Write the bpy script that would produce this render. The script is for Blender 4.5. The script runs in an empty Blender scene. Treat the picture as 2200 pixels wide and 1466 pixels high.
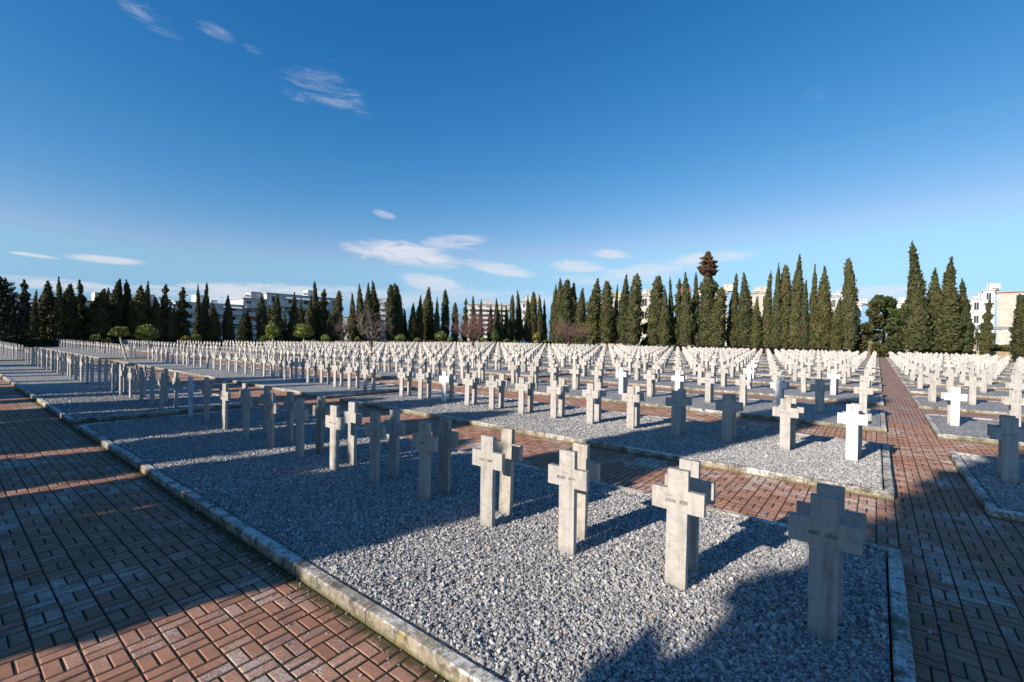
import bpy, bmesh, math, random
import numpy as np
from mathutils import Vector, Matrix
R = math.radians
C = bpy.context.scene.collection
scn = bpy.context.scene

# ------------------------------------------------------------------ camera
F, PITCH, ROLL, YAW, CAMZ = 992.04, .0063, .0166, .6687, 2.0
W0, H0 = 2200, 1466
fwd = Vector((math.cos(YAW), math.sin(YAW), 0)); rgt = Vector((math.sin(YAW), -math.cos(YAW), 0)); up = Vector((0, 0, 1))
f2 = fwd*math.cos(PITCH) - up*math.sin(PITCH); u2 = fwd*math.sin(PITCH) + up*math.cos(PITCH)
r3 = rgt*math.cos(ROLL) + u2*math.sin(ROLL); u3 = u2*math.cos(ROLL) - rgt*math.sin(ROLL)
cd = bpy.data.cameras.new('camera'); cam = bpy.data.objects.new('camera', cd); C.objects.link(cam)
cam.matrix_world = Matrix(((r3.x, u3.x, -f2.x, 0), (r3.y, u3.y, -f2.y, 0), (r3.z, u3.z, -f2.z, CAMZ), (0, 0, 0, 1)))
cd.sensor_width = 36; cd.lens = 36*F/W0; cd.clip_start = .05; cd.clip_end = 5000
scn.camera = cam

def ray(px, py):                       # direction through a point of the photograph
    return f2 + r3*((px-W0/2)/F) - u3*((py-H0/2)/F)
def on_z(px, py, z=0.0):
    d = ray(px, py); t = (z-CAMZ)/d.z; return Vector((d.x*t, d.y*t, z))
def on_y(px, py, Y):
    d = ray(px, py); t = Y/d.y; return Vector((d.x*t, Y, CAMZ+d.z*t))
def on_x(px, py, X):
    d = ray(px, py); t = X/d.x; return Vector((X, d.y*t, CAMZ+d.z*t))
def at_depth(px, py, D):
    d = ray(px, py); return Vector((0, 0, CAMZ)) + d*D

# ------------------------------------------------------------------ sun and sky
SUN_EL, SUN_AZ = R(24.1), R(167)       # azimuth measured from +X towards +Y
sd = Vector((math.cos(SUN_EL)*math.cos(SUN_AZ), math.cos(SUN_EL)*math.sin(SUN_AZ), math.sin(SUN_EL)))
ld = bpy.data.lights.new('sun', 'SUN'); ld.energy = 5.0; ld.angle = R(.5); ld.color = (1.0, .9, .78)
sun = bpy.data.objects.new('sun', ld); C.objects.link(sun)
sun.rotation_euler = sd.to_track_quat('Z', 'Y').to_euler(); sun.location = (0, 0, 40)
scn.view_settings.view_transform = 'Standard'; scn.view_settings.look = 'None'
scn.view_settings.exposure = 0.55; scn.view_settings.gamma = 1

world = bpy.data.worlds.new('World'); scn.world = world; world.use_nodes = True
nt = world.node_tree; nt.nodes.clear()
def N(nt, typ, **kw):
    n = nt.nodes.new(typ)
    for k, v in kw.items():
        if k in ('inp',):
            for a, b in v.items():
                if hasattr(b, 'is_output') or isinstance(b, bpy.types.NodeSocket): nt.links.new(b, n.inputs[a])
                else: n.inputs[a].default_value = b
        else: setattr(n, k, v)
    return n
def math_(nt, op, a, b=0.0, c=None, clamp=False):
    n = nt.nodes.new('ShaderNodeMath'); n.operation = op; n.use_clamp = clamp
    for i, v in enumerate((a, b, c)):
        if v is None: continue
        if isinstance(v, bpy.types.NodeSocket): nt.links.new(v, n.inputs[i])
        else: n.inputs[i].default_value = v
    return n.outputs[0]
sky = N(nt, 'ShaderNodeTexSky', sky_type='NISHITA', sun_disc=False, sun_elevation=SUN_EL,
        sun_rotation=math.atan2(sd.x, sd.y), altitude=20, air_density=1.0, dust_density=.3, ozone_density=2.5)
tc = N(nt, 'ShaderNodeTexCoord')
dirv = tc.outputs['Generated']
# clouds: soft streaky patches, each given by its direction in the sky (x, y, half width, half height, tilt, amount)
CL = [(225,558,66,9,0,.91),(75,549,40,4,3,.5),(300,18,85,30,22,.42),(460,66,45,16,10,.36),(545,106,24,9,5,.25),(700,190,100,50,12,.5),
      (640,205,50,16,10,.4),(716,250,30,6,5,.3),(824,460,24,8,10,.3),(870,545,110,26,6,.62),(975,522,75,18,-4,.5),
      (1075,577,75,14,8,.5),(925,606,65,20,5,.5),(1310,546,50,9,4,.5),(1240,572,65,14,3,.5),(1510,556,95,14,-3,.5),
      (1400,582,130,16,-4,.42),(1330,600,120,16,0,.3),(100,610,150,13,2,.5),(560,632,180,24,-3,.55),(350,627,60,14,0,.45),
      (800,640,180,22,2,.35),(1050,640,200,20,2,.3),(1885,628,90,14,0,.5),(1900,650,110,14,0,.5),(1750,205,28,22,10,.2),(2110,640,90,16,0,.3)]
nz = N(nt, 'ShaderNodeMapping', inp={'Vector': dirv, 'Scale': (6, 6, 26)})
n1 = N(nt, 'ShaderNodeTexNoise', inp={'Vector': nz.outputs[0], 'Scale': 2.6, 'Detail': 8, 'Roughness': .66, 'Distortion': .7})
nz2 = N(nt, 'ShaderNodeMapping', inp={'Vector': dirv, 'Scale': (3, 3, 9)})
n2 = N(nt, 'ShaderNodeTexNoise', inp={'Vector': nz2.outputs[0], 'Scale': 2.5, 'Detail': 4, 'Roughness': .55})
nsum = math_(nt, 'ADD', math_(nt, 'MULTIPLY', n1.outputs[0], 2.4), math_(nt, 'MULTIPLY', n2.outputs[0], 1.3))
nsum = math_(nt, 'SUBTRACT', nsum, 1.85)
total = None
for (cx, cy, a, b, tilt, amt) in CL:
    d = ray(cx, cy); L = d.length; d.normalize()
    e1 = Vector((-d.y, d.x, 0)).normalized()*-1; e2 = d.cross(e1)*-1
    if e2.z < 0: e2 = -e2
    ct, st_ = math.cos(R(tilt)), math.sin(R(tilt))
    a1 = (e1*ct - e2*st_)/(a/F/L); a2 = (e1*st_ + e2*ct)/(b/F/L)
    p = []
    for v in (a1, a2):
        q = N(nt, 'ShaderNodeVectorMath', operation='DOT_PRODUCT', inp={0: dirv, 1: tuple(v)})
        q = math_(nt, 'SUBTRACT', q.outputs['Value'], v.dot(d)); p.append(math_(nt, 'MULTIPLY', q, q))
    rr = math_(nt, 'ADD', p[0], p[1])
    fall = N(nt, 'ShaderNodeMapRange', interpolation_type='SMOOTHSTEP', inp={'Value': rr, 'From Min': 0.0, 'From Max': 2.1, 'To Min': 1, 'To Max': 0}).outputs[0]
    low = cy > 400; k_ = (.95 if low else 1.5) if amt < .9 else .3
    q = math_(nt, 'ADD', math_(nt, 'MULTIPLY', nsum, k_), math_(nt, 'MULTIPLY', fall, 1.15))
    wis = N(nt, 'ShaderNodeMapRange', interpolation_type='SMOOTHSTEP', inp={'Value': q, 'From Min': (.30 if low else .75) if amt < .9 else .35, 'From Max': (1.45 if low else 2.9) if amt < .9 else 1.5, 'To Min': 0, 'To Max': amt*(1.25 if amt < .9 else .85)}).outputs[0]
    fr = N(nt, 'ShaderNodeVectorMath', operation='DOT_PRODUCT', inp={0: dirv, 1: tuple(d)})
    mr = N(nt, 'ShaderNodeMath', operation='MULTIPLY', inp={0: math_(nt, 'MULTIPLY', wis, math_(nt, 'GREATER_THAN', fall, .001)), 1: math_(nt, 'GREATER_THAN', fr.outputs['Value'], .8)})
    total = mr.outputs[0] if total is None else math_(nt, 'MAXIMUM', total, mr.outputs[0])
hsv0 = N(nt, 'ShaderNodeHueSaturation', inp={'Hue': .5, 'Saturation': 1.18, 'Value': 1.0, 'Color': sky.outputs[0]})
sep = N(nt, 'ShaderNodeSeparateColor', inp={0: hsv0.outputs[0]})
chan = [math_(nt, 'MULTIPLY', math_(nt, 'POWER', sep.outputs[i], g_), k_) for i, (g_, k_) in enumerate([(2.0, .83), (1.10, 1.20), (.80, 1.94)])]
chan[0] = math_(nt, 'MINIMUM', chan[0], math_(nt, 'MULTIPLY', chan[2], .39)); chan[1] = math_(nt, 'MINIMUM', chan[1], math_(nt, 'MULTIPLY', chan[2], .71))
hsv = N(nt, 'ShaderNodeCombineColor', inp={0: chan[0], 1: chan[1], 2: chan[2]})
mixc = N(nt, 'ShaderNodeMix', data_type='RGBA', inp={0: total, 6: hsv.outputs[0], 7: (8.2, 8.0, 8.4, 1)})
bg = N(nt, 'ShaderNodeBackground', inp={'Color': mixc.outputs[2], 'Strength': .071})
wo = N(nt, 'ShaderNodeOutputWorld', inp={'Surface': bg.outputs[0]})

# ------------------------------------------------------------------ materials
def mat(name, rough=.85):
    m = bpy.data.materials.new(name); m.use_nodes = True; t = m.node_tree; t.nodes.clear()
    b = t.nodes.new('ShaderNodeBsdfPrincipled'); b.inputs['Roughness'].default_value = rough
    try: b.inputs['Specular IOR Level'].default_value = .25
    except Exception: pass
    o = t.nodes.new('ShaderNodeOutputMaterial'); t.links.new(b.outputs[0], o.inputs[0])
    return m, t, b
def ramp(t, fac, stops, interp='LINEAR'):
    r = t.nodes.new('ShaderNodeValToRGB'); t.links.new(fac, r.inputs[0]); cr = r.color_ramp; cr.interpolation = interp
    while len(cr.elements) < len(stops): cr.elements.new(.5)
    for e, (p, c) in zip(cr.elements, stops):
        e.position = p; e.color = (*c, 1) if len(c) == 3 else c
    return r.outputs[0]
def noise(t, vec, scale, detail=4, rough=.55, dist=0):
    n = N(t, 'ShaderNodeTexNoise', inp={'Scale': scale, 'Detail': detail, 'Roughness': rough, 'Distortion': dist})
    if vec is not None: t.links.new(vec, n.inputs['Vector'])
    return n.outputs[0]
def mix(t, f, a, b, mode='MIX'):
    n = t.nodes.new('ShaderNodeMix'); n.data_type = 'RGBA'; n.blend_type = mode
    for i, v in ((0, f), (6, a), (7, b)):
        if isinstance(v, bpy.types.NodeSocket): t.links.new(v, n.inputs[i])
        else: n.inputs[i].default_value = v if i == 0 else ((*v, 1) if len(v) == 3 else v)
    return n.outputs[2]
def bump(t, b, h, strength=.4, dist=.01):
    n = N(t, 'ShaderNodeBump', inp={'Strength': strength, 'Distance': dist, 'Height': h}); t.links.new(n.outputs[0], b.inputs['Normal'])
def pos(t): return N(t, 'ShaderNodeNewGeometry').outputs['Position']
def isl(t): return N(t, 'ShaderNodeNewGeometry').outputs['Random Per Island']
def orand(t): return N(t, 'ShaderNodeObjectInfo').outputs['Random']
def plain(name, col, rough=.8, var=.12, scale=3.0):
    m, t, b = mat(name, rough)
    n = noise(t, pos(t), scale, 5)
    c = mix(t, math_(t, 'MULTIPLY', n, 1.0), tuple(v*(1-var*1.6) for v in col), tuple(min(1, v*(1+var)) for v in col))
    t.links.new(c, b.inputs['Base Color']); return m

def marble(name, base, dark, stain, island=False):
    m, t, b = mat(name, .55)
    rnd = isl(t) if island else orand(t)
    oc = N(t, 'ShaderNodeTexCoord').outputs['Object'] if not island else pos(t)
    off = N(t, 'ShaderNodeVectorMath', operation='ADD', inp={0: oc})
    cmb = N(t, 'ShaderNodeCombineXYZ', inp={0: math_(t, 'MULTIPLY', rnd, 37.0), 1: math_(t, 'MULTIPLY', rnd, 91.0), 2: math_(t, 'MULTIPLY', rnd, 17.0)})
    t.links.new(cmb.outputs[0], off.inputs[1]); v = off.outputs[0]
    mp = N(t, 'ShaderNodeMapping', inp={'Vector': v, 'Rotation': (.6, .3, 0), 'Scale': (1, 1, 3.0)}).outputs[0]
    veins = noise(t, mp, 5.5, 8, .62, 1.6)
    c = ramp(t, veins, [(.3, dark), (.5, base), (.62, base), (.8, tuple(x*.88 for x in base))])
    # object to object tone
    tone = ramp(t, rnd, [(0, (.84, .83, .81)), (.3, (1, .985, .96)), (.6, (.93, .92, .91)), (.85, (1.04, 1.02, .98)), (1, (.8, .8, .8))])
    c = mix(t, 1.0, c, tone, 'MULTIPLY')
    grime = noise(t, v, 9, 8, .7)
    gm = ramp(t, grime, [(.5, (0, 0, 0)), (.75, (1, 1, 1))])
    c = mix(t, math_(t, 'MULTIPLY', gm, stain), c, tuple(x*.42 for x in base))
    stv = N(t, 'ShaderNodeMapping', inp={'Vector': v, 'Scale': (9, 9, .7)}).outputs[0]
    c = mix(t, 1, c, ramp(t, noise(t, stv, 2.2, 5, .6), [(.32, (.72, .71, .69)), (.5, (1, 1, 1)), (.7, (1.06, 1.05, 1.03))]), 'MULTIPLY')
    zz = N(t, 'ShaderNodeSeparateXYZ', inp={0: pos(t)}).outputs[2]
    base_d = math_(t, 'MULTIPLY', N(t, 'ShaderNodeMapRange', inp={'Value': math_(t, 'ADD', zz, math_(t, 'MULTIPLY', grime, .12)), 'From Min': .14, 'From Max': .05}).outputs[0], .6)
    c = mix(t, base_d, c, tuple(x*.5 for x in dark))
    sp = noise(t, v, 70, 3, .7); spm = ramp(t, sp, [(.62, (0, 0, 0)), (.72, (1, 1, 1))])
    c = mix(t, math_(t, 'MULTIPLY', spm, stain*.5), c, (.12, .12, .11))
    # dark weathering on upward facing ledges
    nrm = N(t, 'ShaderNodeSeparateXYZ', inp={0: N(t, 'ShaderNodeNewGeometry').outputs['True Normal']}).outputs[2]
    upm = math_(t, 'MULTIPLY', math_(t, 'MAXIMUM', nrm, 0.0), math_(t, 'MULTIPLY', grime, stain*1.6), clamp=True)
    c = mix(t, upm, c, (.10, .095, .085))
    t.links.new(c, b.inputs['Base Color']); bump(t, b, noise(t, v, 60, 6, .7), .25, .004)
    return m
M_MARBLE = marble('weathered_marble', (.455, .435, .41), (.35, .335, .315), .6)
M_WHITE = marble('new_white_marble', (.74, .735, .73), (.70, .695, .69), .06)
M_BLUE = marble('cold_white_marble', (.60, .66, .74), (.55, .61, .69), .1)
M_FAR = marble('marble_far', (.50, .475, .445), (.41, .39, .365), .4, island=True)
M_BACK = marble('stained_marble', (.45, .415, .36), (.34, .31, .265), .85)

def stone_cols(t, f):
    return ramp(t, f, [(0, (.15, .15, .152)), (.25, (.25, .25, .25)), (.5, (.34, .337, .333)), (.75, (.43, .422, .41)), (.9, (.46, .45, .43)), (.98, (.58, .56, .52)), (.99, (.42, .34, .25)), (1, (.34, .22, .14))])
def gravel_mat():
    m, t, b = mat('crushed_stone_ground', .8)
    p = pos(t)
    wob = N(t, 'ShaderNodeVectorMath', operation='ADD', inp={0: p, 1: N(t, 'ShaderNodeTexNoise', inp={'Vector': p, 'Scale': 30, 'Detail': 1}).outputs[0]})
    v1 = N(t, 'ShaderNodeTexVoronoi', inp={'Vector': p, 'Scale': 40, 'Randomness': 1}); 
    sp = N(t, 'ShaderNodeSeparateColor', inp={0: v1.outputs['Color']}).outputs[0]
    c = stone_cols(t, sp)
    edge = N(t, 'ShaderNodeTexVoronoi', feature='DISTANCE_TO_EDGE', inp={'Vector': p, 'Scale': 40}).outputs['Distance']
    em = ramp(t, edge, [(0, (.12, .12, .12)), (.10, (1, 1, 1))])
    c = mix(t, .8, c, em, 'MULTIPLY')
    big = noise(t, p, 1.3, 4); c = mix(t, 1, c, ramp(t, big, [(.3, (1.02, 1.02, 1.02)), (.7, (1.30, 1.28, 1.25))]), 'MULTIPLY')
    c = mix(t, 1, c, ramp(t, noise(t, p, 14, 3, .7), [(.36, (.62, .63, .65)), (.5, (1, 1, 1)), (.64, (1.35, 1.33, 1.3))]), 'MULTIPLY')
    t.links.new(c, b.inputs['Base Color'])
    hgt = math_(t, 'ADD', ramp(t, edge, [(0, (0, 0, 0)), (.2, (1, 1, 1))]), math_(t, 'MULTIPLY', sp, 1.2))
    bump(t, b, hgt, .8, .010)
    return m
M_GRAVEL = gravel_mat()
def stone_mat():
    m, t, b = mat('crushed_stones', .75)
    c = stone_cols(t, isl(t)); n = noise(t, pos(t), 130, 4)
    c = mix(t, 1, c, ramp(t, n, [(.3, (.8, .8, .8)), (.7, (1.15, 1.15, 1.15))]), 'MULTIPLY')
    t.links.new(c, b.inputs['Base Color']); return m
M_STONE = stone_mat()
def brick_mat():
    m, t, b = mat('red_paver', .85)
    p = pos(t); f = isl(t)
    c = ramp(t, f, [(0, (.28, .138, .085)), (.3, (.375, .19, .118)), (.55, (.32, .16, .10)), (.8, (.41, .22, .145)), (1, (.27, .14, .10))])
    n = noise(t, p, 7, 6, .65); c = mix(t, ramp(t, n, [(.45, (0, 0, 0)), (.7, (.6, .6, .6))]), c, (.15, .09, .07))
    # lichen specks, denser in patches and on some bricks
    pat = math_(t, 'ADD', noise(t, p, 1.1, 3), math_(t, 'MULTIPLY', f, .16))
    sp = noise(t, p, 95, 4, .75)
    lm = math_(t, 'ADD', sp, math_(t, 'MULTIPLY', math_(t, 'SUBTRACT', pat, .62), .8))
    c = mix(t, ramp(t, lm, [(.56, (0, 0, 0)), (.62, (.85, .85, .85))]), c, (.50, .46, .41))
    dk = noise(t, p, 42, 5, .7); c = mix(t, ramp(t, dk, [(.6, (0, 0, 0)), (.7, (.7, .7, .7))]), c, (.06, .05, .04))
    # moss and soil gathered along the kerb foot
    px_ = N(t, 'ShaderNodeSeparateXYZ', inp={0: p}).outputs[0]
    near = N(t, 'ShaderNodeMapRange', inp={'Value': px_, 'From Min': 1.72, 'From Max': 1.97}).outputs[0]
    near = math_(t, 'MULTIPLY', near, math_(t, 'LESS_THAN', px_, 1.99))
    mo = math_(t, 'ADD', near, math_(t, 'MULTIPLY', noise(t, p, 11, 5, .7), .9))
    c = mix(t, N(t, 'ShaderNodeMapRange', inp={'Value': mo, 'From Min': .95, 'From Max': 1.3, 'To Min': 0, 'To Max': .9}).outputs[0], c, (.05, .05, .02))
    t.links.new(c, b.inputs['Base Color']); bump(t, b, noise(t, p, 160, 5, .7), .5, .004); return m
M_BRICK = brick_mat()
def farpave_mat():
    m, t, b = mat('red_paving_far', .85)
    p = pos(t)
    br = N(t, 'ShaderNodeTexBrick', inp={'Vector': p, 'Scale': 1.0, 'Color1': (.40, .20, .135, 1), 'Color2': (.33, .165, .12, 1), 'Mortar': (.07, .055, .045, 1), 'Mortar Size': .012, 'Brick Width': .19, 'Row Height': .095})
    br.offset = .5
    n = noise(t, p, 2.2, 5); c = mix(t, ramp(t, n, [(.4, (0, 0, 0)), (.72, (.65, .65, .65))]), br.outputs[0], (.36, .30, .25))
    t.links.new(c, b.inputs['Base Color']); return m
M_FARPAVE = farpave_mat()
def joint_mat():
    m, t, b = mat('mossy_joint_sand', .95)
    n = noise(t, pos(t), 6, 5); c = ramp(t, n, [(.3, (.018, .016, .012)), (.6, (.03, .03, .016)), (.8, (.055, .06, .025))])
    t.links.new(c, b.inputs['Base Color']); return m
M_JOINT = joint_mat()
def kerb_mat():
    m, t, b = mat('lichened_concrete', .9)
    p = pos(t)
    c = ramp(t, noise(t, p, 4, 8, .75), [(.35, (.14, .12, .09)), (.5, (.27, .24, .19)), (.62, (.38, .35, .29))])
    c = mix(t, 1, c, ramp(t, isl(t), [(0, (.72, .72, .70)), (.5, (1, 1, 1)), (1, (1.12, 1.08, 1))]), 'MULTIPLY')
    w = noise(t, p, 26, 8, .8); wp = noise(t, p, 1.1, 3)
    nzk = N(t, 'ShaderNodeSeparateXYZ', inp={0: N(t, 'ShaderNodeNewGeometry').outputs['True Normal']}).outputs[2]
    c = mix(t, ramp(t, math_(t, 'ADD', math_(t, 'ADD', w, math_(t, 'MULTIPLY', wp, .5)), math_(t, 'MULTIPLY', nzk, .09)), [(.80, (0, 0, 0)), (.86, (.9, .9, .9))]), c, (.62, .60, .57))
    y = noise(t, p, 2.3, 5, .7); c = mix(t, ramp(t, y, [(.60, (0, 0, 0)), (.7, (.75, .75, .75))]), c, (.36, .25, .04))
    d = noise(t, p, 5, 8, .75); c = mix(t, ramp(t, d, [(.50, (0, 0, 0)), (.60, (.9, .9, .9))]), c, (.085, .08, .06))
    # moss creeping up from the paving
    z = N(t, 'ShaderNodeSeparateXYZ', inp={0: p}).outputs[2]
    mz = math_(t, 'ADD', math_(t, 'MULTIPLY', z, -14.0), math_(t, 'MULTIPLY', w, 1.6))
    c = mix(t, ramp(t, mz, [(1.55, (0, 0, 0)), (1.95, (.8, .8, .8))]) if False else math_(t, 'MULTIPLY', math_(t, 'SUBTRACT', mz, 1.55, clamp=True), 1.8, clamp=True), c, (.10, .095, .03))
    t.links.new(c, b.inputs['Base Color']); bump(t, b, w, .5, .006); return m
M_KERB = kerb_mat()
def foliage(name, cols, rough=.7, clump=.8):
    m, t, b = mat(name, rough)
    g = isl(t); n = noise(t, N(t, 'ShaderNodeTexCoord').outputs['Object'], 1.4, 4)
    f = math_(t, 'ADD', math_(t, 'MULTIPLY', g, .6), math_(t, 'MULTIPLY', n, .5))
    k = len(cols)-1
    c = ramp(t, f, [(.15+.75*i/k, cc) for i, cc in enumerate(cols)])
    if name == 'cypress_leaf':
        br_ = noise(t, pos(t), .45, 3, .6); c = mix(t, ramp(t, math_(t, 'ADD', br_, math_(t, 'MULTIPLY', g, .12)), [(.66, (0, 0, 0)), (.76, (.75, .75, .75))]), c, (.13, .085, .05))
    o = orand(t); c = mix(t, 1, c, ramp(t, o, [(0, (.8, .85, .8)), (.5, (1.05, 1, .9)), (1, (1.15, 1.05, .85))]), 'MULTIPLY')
    t.links.new(c, b.inputs['Base Color'])
    return m
M_CYP = foliage('cypress_leaf', [(.026, .036, .015), (.063, .073, .030), (.11, .108, .048)])
M_CYPB = foliage('brown_cypress_leaf', [(.05, .033, .022), (.12, .068, .042), (.18, .10, .065)])
M_TOP = foliage('glossy_leaf', [(.06, .10, .03), (.15, .19, .05), (.27, .28, .09)], .5)
M_TOPY = foliage('yellowing_leaf', [(.12, .13, .03), (.26, .22, .05), (.36, .25, .06)], .5)
M_PINE = foliage('pine_leaf', [(.02, .045, .015), (.045, .08, .028), (.08, .12, .045)])
M_CEDAR = foliage('cedar_leaf', [(.012, .02, .015), (.025, .035, .025), (.04, .05, .035)])
M_BARK = plain('bark', (.22, .17, .12), .9, .35, 6)
M_PALEBARK = plain('pale_bark', (.42, .38, .31), .9, .3, 6)
M_TWIG = plain('bare_twig', (.15, .085, .07), .9, .3, 2)
M_TWIG2 = plain('grey_twig', (.13, .10, .085), .9, .3, 2)
def ground_mat():
    m, t, b = mat('earth_and_grass', .95)
    p = pos(t); n = noise(t, p, .35, 6, .6); n2 = noise(t, p, 9, 6, .7)
    c = ramp(t, n, [(.35, (.16, .12, .07)), (.5, (.13, .13, .055)), (.65, (.075, .12, .03))])
    c = mix(t, 1, c, ramp(t, n2, [(.3, (.6, .6, .6)), (.7, (1.3, 1.3, 1.2))]), 'MULTIPLY')
    t.links.new(c, b.inputs['Base Color']); return m
M_GROUND = ground_mat()
def strip_mat():
    m, t, b = mat('dry_lawn', .95)
    p = pos(t); c = ramp(t, noise(t, p, 1.2, 7, .7), [(.35, (.28, .22, .12)), (.55, (.22, .21, .08)), (.7, (.12, .17, .04))])
    t.links.new(c, b.inputs['Base Color']); return m
M_STRIP = strip_mat()
M_INK = plain('black_lettering', (.012, .012, .013), .6, .1)
M_PALEINK = plain('worn_lettering', (.16, .15, .14), .7, .1)
M_EMBLEM = plain('bronze_emblem', (.30, .20, .12), .5, .3, 40)
M_WEED = plain('weed_leaf', (.10, .22, .035), .6, .3, 60)
M_DEADLEAF = plain('dead_leaf', (.33, .17, .06), .8, .4, 60)

# ------------------------------------------------------------------ helpers
def prop(o, label=None, cat=None, group=None, kind=None):
    for k, v in (('label', label), ('category', cat), ('group', group), ('kind', kind)):
        if v: o[k] = v
    return o
def empty(name, loc, rz=0.0):
    o = bpy.data.objects.new(name, None); o.empty_display_size = .3; C.objects.link(o); o.location = loc; o.rotation_euler = (0, 0, rz); return o
def link(name, me, parent=None, loc=None):
    o = bpy.data.objects.new(name, me); C.objects.link(o)
    if parent is not None: o.parent = parent
    if loc is not None: o.location = loc
    return o
class MB:                               # collects faces for ONE mesh
    def __init__(s): s.v = []; s.f = []; s.m = []
    def box(s, x0, x1, y0, y1, z0, z1, mi=0):
        n = len(s.v)
        s.v += [(x0,y0,z0),(x1,y0,z0),(x1,y1,z0),(x0,y1,z0),(x0,y0,z1),(x1,y0,z1),(x1,y1,z1),(x0,y1,z1)]
        s.f += [(n,n+3,n+2,n+1),(n+4,n+5,n+6,n+7),(n,n+1,n+5,n+4),(n+1,n+2,n+6,n+5),(n+2,n+3,n+7,n+6),(n+3,n,n+4,n+7)]; s.m += [mi]*6
    def quad(s, a, b, c, d, mi=0):
        n = len(s.v); s.v += [tuple(a), tuple(b), tuple(c), tuple(d)]; s.f.append((n, n+1, n+2, n+3)); s.m.append(mi)
    def tube(s, pts, rad, n=6, mi=0, cap=True):
        rings = []
        for i, p in enumerate(pts):
            p = Vector(p); q = Vector(pts[min(i+1, len(pts)-1)]) - Vector(pts[max(i-1, 0)])
            if q.length < 1e-9: q = Vector((0, 0, 1))
            q.normalize(); a = q.orthogonal().normalized()
            if abs(q.z) > .3: a = (Vector((1, 0, 0)) - q*q.x).normalized()
            b = q.cross(a); base = len(s.v)
            for k in range(n):
                an = 2*math.pi*k/n; s.v.append(tuple(p + (a*math.cos(an) + b*math.sin(an))*rad[i]))
            rings.append(base)
        for i in range(len(rings)-1):
            for k in range(n):
                s.f.append((rings[i]+k, rings[i]+(k+1) % n, rings[i+1]+(k+1) % n, rings[i+1]+k)); s.m.append(mi)
        if cap:
            s.f.append(tuple(rings[-1]+k for k in range(n))); s.m.append(mi)
            s.f.append(tuple(rings[0]+k for k in reversed(range(n)))); s.m.append(mi)
    def mesh(s, name, mats):
        me = bpy.data.meshes.new(name); me.from_pydata(s.v, [], s.f)
        for m in (mats if isinstance(mats, (list, tuple)) else [mats]): me.materials.append(m)
        if len(me.materials) > 1: me.polygons.foreach_set('material_index', s.m)
        me.update(); return me
    def build(s, name, mats, parent=None, loc=None): return link(name, s.mesh(name, mats), parent, loc)
def np_mesh(name, V, Fq, m, smooth=False):
    me = bpy.data.meshes.new(name); V = np.asarray(V, np.float32); Fq = np.asarray(Fq, np.int32); k = Fq.shape[1]
    me.vertices.add(len(V)); me.vertices.foreach_set('co', V.ravel())
    me.loops.add(Fq.size); me.loops.foreach_set('vertex_index', Fq.ravel())
    me.polygons.add(len(Fq)); me.polygons.foreach_set('loop_start', np.arange(0, Fq.size, k, dtype=np.int32))
    me.polygons.foreach_set('loop_total', np.full(len(Fq), k, np.int32))
    me.materials.append(m); me.update(calc_edges=True); me.validate(); me.shade_flat(); return me

# ------------------------------------------------------------------ the plan of the cemetery (metres)
PITCHX, ROW0, BACK = 6.079, 3.767, .33
STEP = 1.0214
NB = 15
SECT = {'A': (-.22, 13.2), 'B': (14.08, 41.9), 'C': (45.3, 79.5), 'R': (-13.3, -1.10)}
Z_PAVE = -.09
def bedx(k): return 1.98 + 6.05*k, 5.86 + 6.06*k
# ground sheets
g = MB(); g.quad((-900, -900, -.13), (1200, -900, -.13), (1200, 1200, -.13), (-900, 1200, -.13))
prop(g.build('ground', M_GROUND), kind='structure')
g = MB(); X1 = bedx(NB-1)[1]+1.5
def sheet(x0, x1, y0, y1, z): g.quad((x0, y0, z), (x1, y0, z), (x1, y1, z), (x0, y1, z))
sheet(16, X1, -13.3, 41.9, Z_PAVE-.004); sheet(16, X1, 45.3, 79.5, Z_PAVE-.004); sheet(-3.2, 16, 24, 41.9, Z_PAVE-.004); sheet(-3.2, 16, 45.3, 79.5, Z_PAVE-.004)
prop(g.build('brick_path', M_FARPAVE), kind='structure')
g = MB(); sheet(-3.2, 16, -13.3, 24, Z_PAVE-.0055)
prop(g.build('path_bedding', M_JOINT), kind='structure')
g = MB(); sheet(-3.2, X1, 41.9, 45.3, -.07)
prop(g.build('lawn_strip', M_STRIP), kind='structure')
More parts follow.
